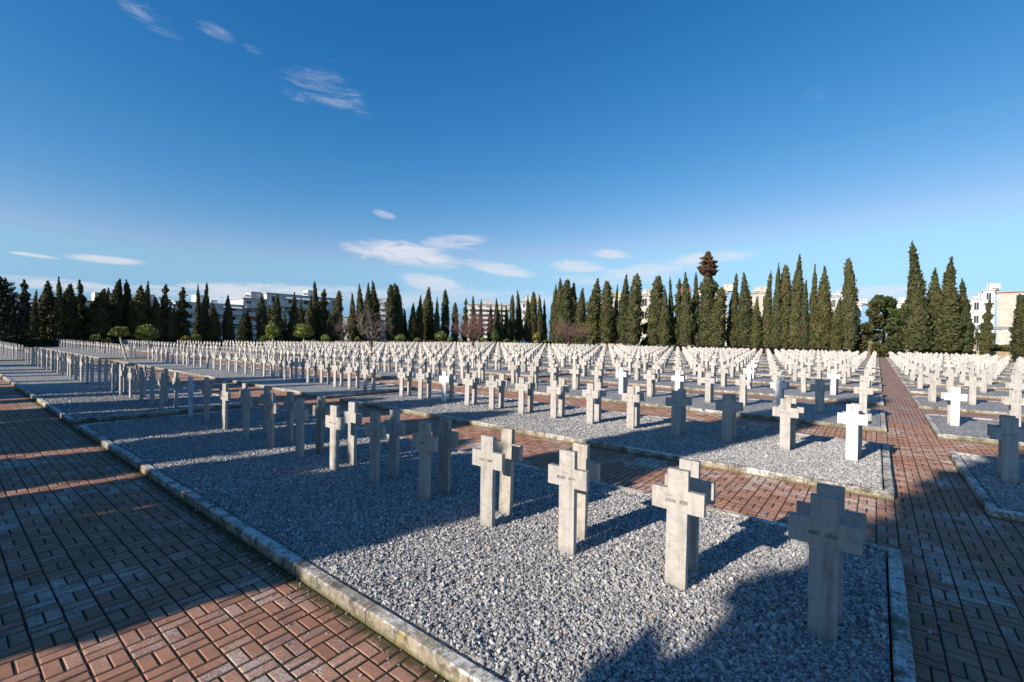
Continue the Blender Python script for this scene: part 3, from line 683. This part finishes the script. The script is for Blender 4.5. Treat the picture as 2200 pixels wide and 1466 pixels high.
for i, (px, py, hw, kd) in enumerate(RIGHT):
    X = 97.5 + rt.uniform(-1.2, 2.5); b = on_x(px, 765, X); tp = on_x(px, py, X)
    D = b.x*math.cos(YAW)+b.y*math.sin(YAW)
    e = cypress((b.x, b.y, -.12), tp.z+.12, hw/F*D*(1.2 if px < 1900 else 1.08), kd, '%s, %s from the left in the right-hand tree line' % (LOOK[kd], ordn(i)))
    if kd == 'topper':
        e.children[0].scale.z *= .80
        H = tp.z; bt = cypress_mesh(77, 'sparse', 4.6, 1.0, M_CYPB, 2600, .26); bt.name = 'dead_top'
        o = link('dead_top', bt, e); o.location = (0, 0, H-4.9); o.scale = (hw/F*D*1.22, hw/F*D*1.22, 1.12); o['label'] = 'bulging brown dead crown top'
# cypresses standing behind the camera on the other side of the wide path: their shadows cross the foreground
CR['shade'] = [cypress_mesh(31, 'column', dense=True), cypress_mesh(32, 'column', dense=True)]
SH = [(-.05, 1.70, 15.0), (5.27, .99, 22.6), (6.35, .72, 5.0), (7.7, .80, 5.4), (9.8, 1.05, 8.0), (12.3, 1.2, 8.4), (14.2, 1.1, 6.0),
      (16.35, .98, 7.0), (17.35, .25, 2.0), (19.6, .5, 6.0), (21.4, 1.0, 13.0), (23.5, 1.15, 6.4), (25.9, .25, 2.0), (29.0, .3, 1.6), (31.3, .5, 3.6), (33.6, .55, 2.0), (37.7, 1.2, 3.5), (-3.4, 1.2, 6.0)]
az = R(-13); tan_el = math.tan(SUN_EL); X0 = -8.0
for i, (t, hw, st_) in enumerate(SH):
    y = (t + X0*math.sin(az))/math.cos(az); s0 = X0*math.cos(az)+y*math.sin(az)
    cypress((X0, y, -.12), (st_-s0)*tan_el+.1, hw*1.02, 'shade', 'cypress behind the viewpoint, %s of the row shading the wide brick path' % ordn(i))

# clipped small trees with round crowns
def blob_mesh(seed, rx, rz, m, n=1500, size=.12, flat=.55):
    r = np.random.default_rng(seed); v = r.normal(0, 1, (n, 3)); v /= np.linalg.norm(v, axis=1)[:, None]
    ph = r.uniform(0, 6.28, 4)
    l = 1+.10*np.sin(4*v[:, 0]+ph[0])+.10*np.sin(5*v[:, 1]+ph[1])+.08*np.sin(6*v[:, 2]+ph[2])
    rad = l*r.uniform(.72, 1.04, n)
    P = v*rad[:, None]*np.array([rx, rx, rz]); low = P[:, 2] < 0; P[low, 2] *= flat
    T = tuft_quads(P, v, size, r, .25, 1.15)
    # inner hull so that the crown is dense
    hv = []; nzz, na = 8, 12
    for i in range(nzz):
        th = math.pi*i/(nzz-1)
        for k in range(na):
            a = 2*math.pi*k/na; z = math.cos(th)*rz*.72; z = z*flat if z < 0 else z
            hv.append((rx*.72*math.sin(th)*math.cos(a), rx*.72*math.sin(th)*math.sin(a), z))
    Fh = [(i*na+k, (i+1)*na+k, (i+1)*na+(k+1) % na, i*na+(k+1) % na) for i in range(nzz-1) for k in range(na)]
    VV = np.concatenate([np.array(hv), T]); FF = np.concatenate([np.array(Fh), np.arange(n*4).reshape(-1, 4)+len(hv)])
    return np_mesh('crown', VV, FF, m)
def topiary(px, cy, wpx, hpx, Y, yellow, label, lean=0.0, seed=1, baseX=None):
    b = on_y(px, 740, Y); D = b.x*math.cos(YAW)+b.y*math.sin(YAW); zc = on_y(px, cy, Y).z
    e = empty('clipped_tree', (b.x, Y, -.08)); ct = 1/math.sqrt(1+((px-1100)/F)**2); rx = wpx/2/F*D*ct; rz = hpx/2/F*D
    c = link('crown', blob_mesh(seed, rx, rz*1.15, M_TOPY if yellow else M_TOP, int(500+rx*900), .11), e, (0, 0, zc+.08))
    t = MB(); L = lean*rgt.x, lean*rgt.y
    t.tube([(L[0], L[1], -.1), (L[0]*.6, L[1]*.6, zc*.4), (L[0]*.15, L[1]*.15, zc*.75), (0, 0, zc)], [.085, .07, .06, .04], 7); t.build('trunk', M_PALEBARK, e)
    prop(e, label, 'tree', 'clipped round-headed small trees')
TOPS = [(257,716,42,22,43.7,0,'small tree with flat pale crown and leaning trunk beside left lawn strip',.55),(315,719,52,32,43.9,0,'widest clipped tree, bushy crown on bent trunk, second big one from left',.75),
 (586,714,31,32,43.6,0,'round green clipped tree on straight pale trunk left of its wider twin',.0),(652,715,41,30,43.6,0,'broad green clipped tree on pale trunk, right of the rounder one',.1),
 (946,724,24,20,43.6,0,'round clipped tree on thin pale trunk left of the big bare tree',0),(1063,724,20,24,43.6,0,'oval green clipped tree just right of the big bare tree',0),
 (205,727,22,13,76,0,'little flat-topped clipped tree far behind the left rows',.1),(229,733,20,10,76,1,'little yellowish low clipped bush at far left',0),(397,729,17,11,76,1,'little yellow-leaved clipped tree behind the left rows',0),
 (420,728,24,14,76,0,'little dull green clipped tree beside a yellow-leaved one',0),(566,730,18,12,76,0,'low dull clipped bush left of the round green tree',0),(700,728,22,14,76,0,'small olive clipped tree right of the broad green one',0),
 (673,735,12,8,76,0,'tiny clipped bush beneath two tall cypresses',0),(768,730,12,10,76,0,'tiny clipped tree before the grey bare tree',0),(807,729,16,11,76,0,'small bright clipped tree right of the grey bare tree',0),(859,728,24,16,76,0,'wide olive clipped tree below two joined cypresses',0),
 (897,732,13,10,76,0,'small clipped tree midway along the far hedge line',0),(967,731,13,11,76,0,'small pointed clipped tree left of the bare tree trunk',0),(1037,731,12,10,76,0,'small clipped tree right of the bare tree trunk',0),(1087,733,11,8,76,0,'tiny low clipped bush near the blue-walled kiosk',0),
 (1152,724,16,15,76,1,'bright yellow-green clipped tree right of the kiosk',0),(1173,735,11,8,76,0,'tiny dull clipped bush left of reddish bare tree',0),(1106,735,8,6,76,0,'tiniest clipped bush beside the kiosk',0)]
for i, (px, cy, w, h, Y, yl, lab, lean) in enumerate(TOPS): topiary(px, cy, w, h, Y, yl, lab, lean, 100+i)

# leafless trees
def bare(px, Y, wpx, topy, m, label, seed, flat=1.0, dens=1.0):
    b = on_y(px, 745, Y); D = b.x*math.cos(YAW)+b.y*math.sin(YAW); H = on_y(px, topy, Y).z; Wd = wpx/F*D/2
    e = empty('bare_tree', (b.x, Y, -.08)); r = random.Random(seed); tw = MB(); tk = MB(); h0 = H*.28
    tk.tube([(0, 0, -.1), (.05, .04, h0*.6), (0, 0, h0)], [.30, .22, .2], 8)
    tk.build('trunk', m, e)
    def grow(p, d, L, rad, lv):
        n = 3; pts = [p]; q = p.copy(); dd = d.copy()
        for i in range(n):
            dd = (dd + Vector((r.gauss(0, .13), r.gauss(0, .13), r.gauss(.03, .1)))).normalized(); q = q + dd*L/n; pts.append(q.copy())
        tw.tube(pts, [rad, rad*.85, rad*.7, rad*.55], 4 if lv < 2 else 3, cap=False)
        if lv >= 5: return
        for j in range(int((3 if lv < 4 else 3)*dens + r.random()*.9)):
            s = r.choice(pts[1:]); a = Vector((r.gauss(0, 1), r.gauss(0, 1), r.gauss(.25, .6))).normalized()
            nd = (dd*.62 + a*.7).normalized(); grow(s, nd, L*r.uniform(.58, .8), rad*.55, lv+1)
    for k in range(9):
        a = 2*math.pi*k/9 + r.uniform(-.2, .2); el = r.uniform(.25, 1.1)
        grow(Vector((0, 0, h0)), Vector((math.cos(a)*Wd/H*1.1, math.sin(a)*Wd/H*1.1, el)).normalized(), Wd*.46, .075, 0)
    # fit the crown to its size
    V = np.array(tw.v); V[:, 0] *= Wd/np.percentile(abs(V[:, 0]), 99); V[:, 1] *= Wd/np.percentile(abs(V[:, 1]), 99)
    V[:, 2] = h0+(V[:, 2]-h0)*((H-h0)/(np.percentile(V[:, 2], 99.5)-h0)); tw.v = [tuple(x) for x in V]
    tw.build('branches', m, e); prop(e, label, 'tree')
bare(1016, 43.8, 108, 668, M_TWIG, 'large leafless spreading tree with reddish twigs among the crosses', 3)
bare(1222, 44.5, 105, 684, M_TWIG, 'low leafless reddish-purple tree in front of grouped cypresses', 5)
bare(797, 43.8, 110, 655, M_TWIG2, 'thin grey leafless tree with dark leaning trunk', 7, dens=.8)
bare(737, 80.0, 50, 680, M_TWIG2, 'small grey leafless tree behind the rows near round-topped cypress', 8, dens=.8)

# big irregular evergreens near the end of the corridor
def evergreen(px, X, wpx, topy, boty, m, label, seed, name='evergreen_tree', size=.32):
    b = on_x(px, 765, X); D = b.x*math.cos(YAW)+b.y*math.sin(YAW); r = np.random.default_rng(seed); zt = on_x(px, topy, X).z; zb = on_x(px, boty, X).z; hw = wpx/2/F*D
    e = empty(name, (X, b.y, -.12)); P = []; Nn = []
    for k in range(17):
        c = r.uniform(-1, 1, 3)*np.array([hw*.62, hw*.62, (zt-zb)*.47]) + np.array([0, 0, (zt+zb)/2])
        c[2] = min(c[2], zt-hw*.4); rr = hw*r.uniform(.28, .5); v = r.normal(0, 1, (330, 3)); v /= np.linalg.norm(v, axis=1)[:, None]
        P.append(c+v*rr*r.uniform(.6, 1.05, 330)[:, None]); Nn.append(v)
    P = np.concatenate(P); Nn = np.concatenate(Nn); T = tuft_quads(P, Nn, size, r, .35, 1.2)
    link('crown', np_mesh('crown', T, np.arange(len(T)).reshape(-1, 4), m), e)
    t = MB(); t.tube([(0, 0, -.2), (.1, 0, zb), (0, 0, (zt+zb)/2)], [.3, .24, .1], 8); t.build('trunk', M_BARK, e)
    prop(e, label, 'tree')
evergreen(1867, 99, 62, 637, 757, M_CYP, 'irregular dark green evergreen left of the corridor end', 1)
evergreen(1898, 106, 52, 633, 700, M_PINE, 'pale feathery pine rising behind the corridor end', 2)
evergreen(1925, 103, 60, 660, 745, M_PINE, 'rounded glossy dark green tree beside the tallest cypress', 3)
evergreen(1915, 98, 34, 690, 748, M_CYP, 'low dark cypress bush right of the corridor end', 4)
evergreen(1388, 101, 30, 690, 752, M_PINE, 'green shrub between two round-topped cypresses', 6, size=.25)
evergreen(2150, 104, 60, 742, 760, M_CYP, 'low scrubby bush beneath the beige building', 9, size=.25)
# cedar with tiered drooping boughs at the far left
def cedar():
    b = on_y(-8, 742, 80); e = empty('cedar_tree', (b.x, 80, -.12)); H = on_y(-8, 596, 80).z; r = np.random.default_rng(21); P = []; Nn = []; br = MB()
    br.tube([(0, 0, -.2), (0, 0, H*.5), (0, 0, H)], [.4, .28, .05], 8)
    for i in range(60):
        z = H*(.12+.86*(i/60)**.9); L = (1-z/H)**.75*2.7+.5; a = i*2.4; d = np.array([math.cos(a), math.sin(a)])
        n = int(40*L); s = r.uniform(.1, 1, n)**.7
        P.append(np.stack([d[0]*s*L+r.normal(0, .25, n), d[1]*s*L+r.normal(0, .25, n), z+.5*s*s-.1+r.normal(0, .12, n)], 1)); Nn.append(np.tile([d[0], d[1], .2], (n, 1)))
        br.tube([(0, 0, z-.1), (d[0]*L*.6, d[1]*L*.6, z+.1), (d[0]*L, d[1]*L, z+.45)], [.07, .04, .02], 4)
    T = tuft_quads(np.concatenate(P), np.concatenate(Nn), .26, r, .3, 1.2)
    link('foliage', np_mesh('foliage', T, np.arange(len(T)).reshape(-1, 4), M_CEDAR), e); br.build('trunk', M_BARK, e)
    prop(e, 'large dark cedar with tiered upswept boughs at the left edge', 'tree')
cedar()
# clipped dark hedge under the left tree line and low stone wall at the right
def hedge():
    r = np.random.default_rng(3); n = 9000; x = r.uniform(-4, 125, n); s = r.uniform(0, 1, n)
    P = np.stack([x, 82.3+r.uniform(-.25, .25, n), r.uniform(-.1, .95, n)], 1); T = tuft_quads(P, np.tile([0, -1., .2], (n, 1)), .28, r, .4, 1.1)
    b = MB(); b.box(-4, 125, 82.2, 82.8, -.13, .8)
    V = np.concatenate([np.array(b.v, float), T]); FF = np.concatenate([np.array(b.f), np.arange(n*4).reshape(-1, 4)+8])
    o = link('hedge', np_mesh('hedge', V, FF, M_CEDAR)); prop(o, 'low dark clipped hedge running under the left cypress line', 'hedge')
hedge()
M_STONEWALL = plain('rubble_stone', (.42, .34, .24), .9, .45, 2.5)
def stone_wall(y0, y1, label):
    b = MB(); r = random.Random(int(abs(y0)*3)); X = 101.5; b.box(X+.06, X+.4, y0, y1, -.13, 1.0)
    z = -.1
    while z < 1.05:
        h = r.uniform(.18, .28); y = y0
        while y < y1:
            w = r.uniform(.25, .55); d = r.uniform(0, .07); b.box(X-d, X+.3, y+.015, min(y+w, y1)-.015, z+.012, z+h-.012); y += w
        z += h
    o = b.build('stone_wall', M_STONEWALL); prop(o, label, 'wall')
stone_wall(.6, 34, 'low rubble stone wall behind the cypresses left of the corridor'); stone_wall(-22, -.5, 'low rubble stone wall right of the corridor end')

# ------------------------------------------------------------------ buildings behind the trees
M_CREAM = plain('cream_render', (.55, .51, .44), .85, .18, .8); M_BWHITE = plain('white_render', (.60, .59, .575), .8, .12, .8)
M_BGREY = plain('grey_render', (.42, .43, .45), .85, .15, .8); M_BEIGE = plain('beige_render', (.50, .46, .39), .85, .35, .5); M_ORANGE = plain('orange_render', (.62, .36, .14), .8, .1)
M_RED = plain('red_trim', (.34, .07, .05), .7, .1); M_GLASS = plain('dark_glass', (.03, .035, .045), .2, .2); M_RAIL = plain('balcony_front', (.55, .56, .58), .7, .1)
M_AWN = {'green': plain('green_awning', (.10, .33, .20), .8, .1), 'white': plain('white_awning', (.75, .72, .66), .8, .1), 'red': plain('red_awning', (.60, .10, .06), .8, .1), 'beige': plain('beige_awning', (.60, .50, .34), .8, .1)}
M_METAL = plain('grey_metal', (.35, .36, .38), .5, .1); M_BLUEW = plain('blue_panel', (.05, .16, .42), .7, .1); M_TILE = plain('red_tile', (.40, .12, .07), .8, .2)
def building(px0, px1, topy, D, floors, wallm, label, face='y', seed=1, balconies=True, roofm=None, awn=('white', 'green'), name='apartment_building', depth=12, bays=None, open_top=False):
    """front wall drawn between two columns of the photo at distance D along the view"""
    r = random.Random(seed); a = at_depth(px0, 700, D); b = at_depth(px1, 700, D); top = at_depth((px0+px1)/2, topy, D).z
    mid = (a+b)/2; wd = (Vector((b.x, b.y))-Vector((a.x, a.y))).length
    if face == 'y': a = on_y(px0, 700, 136); b = on_y(px1, 700, 136); mid = (a+b)/2; top = on_y((px0+px1)/2, topy, 136).z; rz = 0.0; wd = b.x-a.x-.05
    elif face == 'x': rz = -math.pi/2; wd *= 1.05
    else: th = math.atan2(mid.y, mid.x); rz = th-math.pi/2; wd *= math.cos(th-YAW)
    e = empty(name, (mid.x, mid.y, -.13), rz); h = top+.13; fh = h/floors; w2 = wd/2
    # local frame: x along the front, -y faces the viewer
    m = MB(); m.box(-w2, w2, 0, depth, 0, h); m.build('wall', wallm, e)
    rf = MB(); rf.box(-w2-.3, w2+.3, -.35, depth+.3, h+.003, h+.22); ro = rf.build('roof', roofm or wallm, e)
    pr = MB(); px = r.uniform(-w2*.5, w2*.3); pr.box(px, px+3, 2.5, 6, h+.223, h+2.3); pr.build('stair_head', wallm, ro)
    for k in range(r.randint(2, 4)):
        x = r.uniform(-w2, w2); t = MB(); t.tube([(x, 2, h+.2), (x, 2, h+r.uniform(2, 3.6))], [.035, .03], 4); z = h+2
        t.box(x-.6, x+.6, 1.97, 2.03, z, z+.05); t.build('antenna', M_METAL, ro)
    x = r.uniform(-w2*.8, w2*.8); t = MB(); t.tube([(x, 1.5, h+.9), (x+1.5, 1.5, h+.9)], [.28, .28], 8); t.box(x, x+1.5, .6, 1.3, h+.3, h+.36); t.build('solar_heater', M_BWHITE, ro)
    nb = bays or max(2, int(wd/4.0)); bw = wd/nb
    for fl in range(floors):
        z0 = fl*fh
        for q in range(nb):
            x0 = -w2+q*bw
            wn = MB(); u0, u1, v0, v1 = x0+bw*.28, x0+bw*.72, z0+fh*.22, z0+fh*.80
            for (p, s, g_, h_) in ((u0, u0+.08, v0, v1), (u1-.08, u1, v0, v1), ((u0+u1)/2-.04, (u0+u1)/2+.04, v0, v1)): wn.box(p, s, -.06, -.003, g_, h_)
            wn.box(u0+.082, u1-.082, -.05, -.003, v1-.08, v1)
            wo_ = wn.build('window', M_BWHITE, e); pn = MB(); pn.box(u0+.03, u1-.03, -.025, -.002, v0+.01, v1-.02); pn.build('pane', M_GLASS, wo_)
        if balconies and fl > 0:
            bl = MB(); bl.box(-w2+.3, w2-.3, -1.35, -.07, z0-.16, z0); bo = bl.build('balcony', M_BWHITE, e)
            rl = MB(); rl.box(-w2+.3, w2-.3, -1.35, -1.29, z0+.003, z0+.9); rl.build('balcony_front', M_RAIL, bo)
        if balconies and fl > 0 and awn:
            for q in range(nb):
                if r.random() < .6:
                    c = r.choice(awn); x0 = -w2+q*bw; aw = MB(); aw.quad((x0+.2, -.08, z0+fh*.93), (x0+bw-.2, -.08, z0+fh*.93), (x0+bw-.2, -1.4, z0+fh*.68), (x0+.2, -1.4, z0+fh*.68))
                    aw.quad((x0+.2, -1.4, z0+fh*.68), (x0+bw-.2, -1.4, z0+fh*.68), (x0+bw-.2, -1.42, z0+fh*.6), (x0+.2, -1.42, z0+fh*.6)); aw.build('awning', M_AWN[c], e)
    return prop(e, label, 'building')
building(-60, 105, 650, 118, 4, M_CREAM, 'cream low apartment block behind the leftmost cypresses', seed=1, roofm=M_RED)
building(112, 260, 648, 120, 4, M_CREAM, 'cream apartment block with red roof edge left of big clipped trees', seed=2, roofm=M_RED)
building(268, 372, 652, 122, 4, M_BGREY, 'greyish apartment block half hidden by ragged cypresses', seed=3)
building(376, 519, 653, 122, 4, M_BWHITE, 'white apartment block with green awnings and rooftop aerials', seed=4, awn=('green', 'white', 'beige'))
building(522, 570, 643, 124, 5, M_BGREY, 'narrow grey apartment block with one red awning', seed=5, awn=('red', 'beige'), bays=2)
building(572, 735, 637, 124, 4, M_BWHITE, 'long white apartment block with dark red roof edge', seed=6, roofm=M_BEIGE, awn=('white', 'white', 'green'))
building(738, 790, 682, 170, 3, M_CREAM, 'low pale house seen through the grey bare tree', seed=7, face='c', balconies=False, awn=None, name='house')
building(808, 829, 652, 180, 7, M_BGREY, 'slim glassy grey block beside the joined cypresses', seed=8, face='c', awn=None, bays=2)
building(1004, 1092, 655, 210, 8, M_BEIGE, 'tall grey-beige block behind the big bare tree', seed=9, face='c', awn=None, bays=5)
building(1119, 1131, 649, 190, 6, M_BWHITE, 'slim white tower between two cypresses', seed=10, balconies=False, awn=None, bays=1, face='c', depth=8, roofm=M_METAL)
building(1131, 1152, 652, 192, 6, M_ORANGE, 'orange-walled apartment tower right of a slim white one', seed=11, balconies=False, awn=None, bays=1, face='c')
building(1292, 1340, 640, 150, 4, M_BEIGE, 'beige building right of a wide cypress', seed=12, balconies=False, awn=None, face='c')
building(1372, 1396, 636, 140, 4, M_CREAM, 'bare cream building with square black window openings', seed=13, balconies=False, awn=None, face='c', bays=1)
building(1458, 1466, 632, 145, 4, M_RED, 'narrow terracotta-red wall glimpsed between cypresses', seed=14, balconies=False, awn=None, face='c')
building(1535, 1562, 626, 140, 5, M_CREAM, 'cream building with stacked dark windows behind cypresses', seed=15, balconies=False, awn=None, face='c', bays=2)
building(1604, 1648, 630, 142, 4, M_BEIGE, 'old cream house behind a slender cypress', seed=16, balconies=False, awn=None, face='c', bays=3, name='house')
building(1782, 1815, 638, 150, 4, M_BGREY, 'grey roofed block left of a round-topped cypress', seed=17, balconies=False, awn=None, face='c')
building(1832, 1850, 656, 160, 3, M_BWHITE, 'small white block left of the irregular evergreens', seed=18, balconies=False, awn=None, face='c')
building(1908, 1950, 652, 160, 3, M_BWHITE, 'white low building above the dark round tree', seed=19, balconies=False, awn=None, face='c')
building(2084, 2110, 644, 150, 4, M_BWHITE, 'bright white block left of the beige gable wall', seed=20, balconies=False, awn=None, face='c', bays=1)
building(2110, 2136, 624, 148, 5, M_BWHITE, 'tall white stair tower with dark window slots', seed=21, face='c', awn=None, bays=1)
building(1480, 1500, 638, 146, 4, M_CREAM, 'pale wall glimpsed between two pointed cypresses', seed=24, balconies=False, awn=None, face='c', bays=1)
building(2138, 2290, 627, 140, 5, M_BEIGE, 'large beige windowless gable building at the right edge', seed=22, balconies=False, awn=None, face='c', bays=1, roofm=M_TILE)
# small structures
def shed(px0, px1, topy, D, wallm, roofm, label, name, pitch=.6):
    a = at_depth(px0, 740, D); b = at_depth(px1, 740, D); z = at_depth(px0, topy, D).z; mid = (a+b)/2; w = (b-a).length/2
    e = empty(name, (mid.x, mid.y, -.13), YAW-math.pi/2); m = MB(); m.box(-w, w, 0, 4, 0, z-pitch); m.build('wall', wallm, e)
    m = MB(); zz = z-pitch+.003; m.quad((-w-.3, -.4, zz), (w+.3, -.4, zz), (w+.3, 2, z), (-w-.3, 2, z)); m.quad((-w-.3, 2, z), (w+.3, 2, z), (w+.3, 4.4, zz), (-w-.3, 4.4, zz)); m.build('roof', roofm, e)
    prop(e, label, 'shed')
shed(1119, 1136, 720, 150, M_BLUEW, M_TILE, 'small blue-walled kiosk with red roof behind the far crosses', 'kiosk', 1.0)
shed(1840, 1862, 712, 112, M_BGREY, M_BWHITE, 'grey shed with white gable roof left of the corridor end', 'shed')
def canopy():
    D = 118; a = at_depth(2086, 706, D); b = at_depth(2165, 706, D); mid = (a+b)/2; w = (b-a).length/2
    e = empty('canopy', (mid.x, mid.y, -.13), YAW-math.pi/2); m = MB(); m.box(-w, w, -1, 5, a.z, a.z+.7); m.build('roof', M_METAL, e)
    for k in range(5):
        x = -w+.3+k*(2*w-.6)/4; m = MB(); m.tube([(x, -.6, 0), (x, -.6, a.z)], [.12, .12], 6); m.build('post', M_BWHITE, e)
    m = MB(); m.box(-w, w, 3, 3.3, 0, a.z-.8); m.build('back_wall', M_STONEWALL, e)
    prop(e, 'long grey flat canopy on posts below the beige building', 'canopy')
canopy()
# distant hills/city skyline ground is hidden by the trees
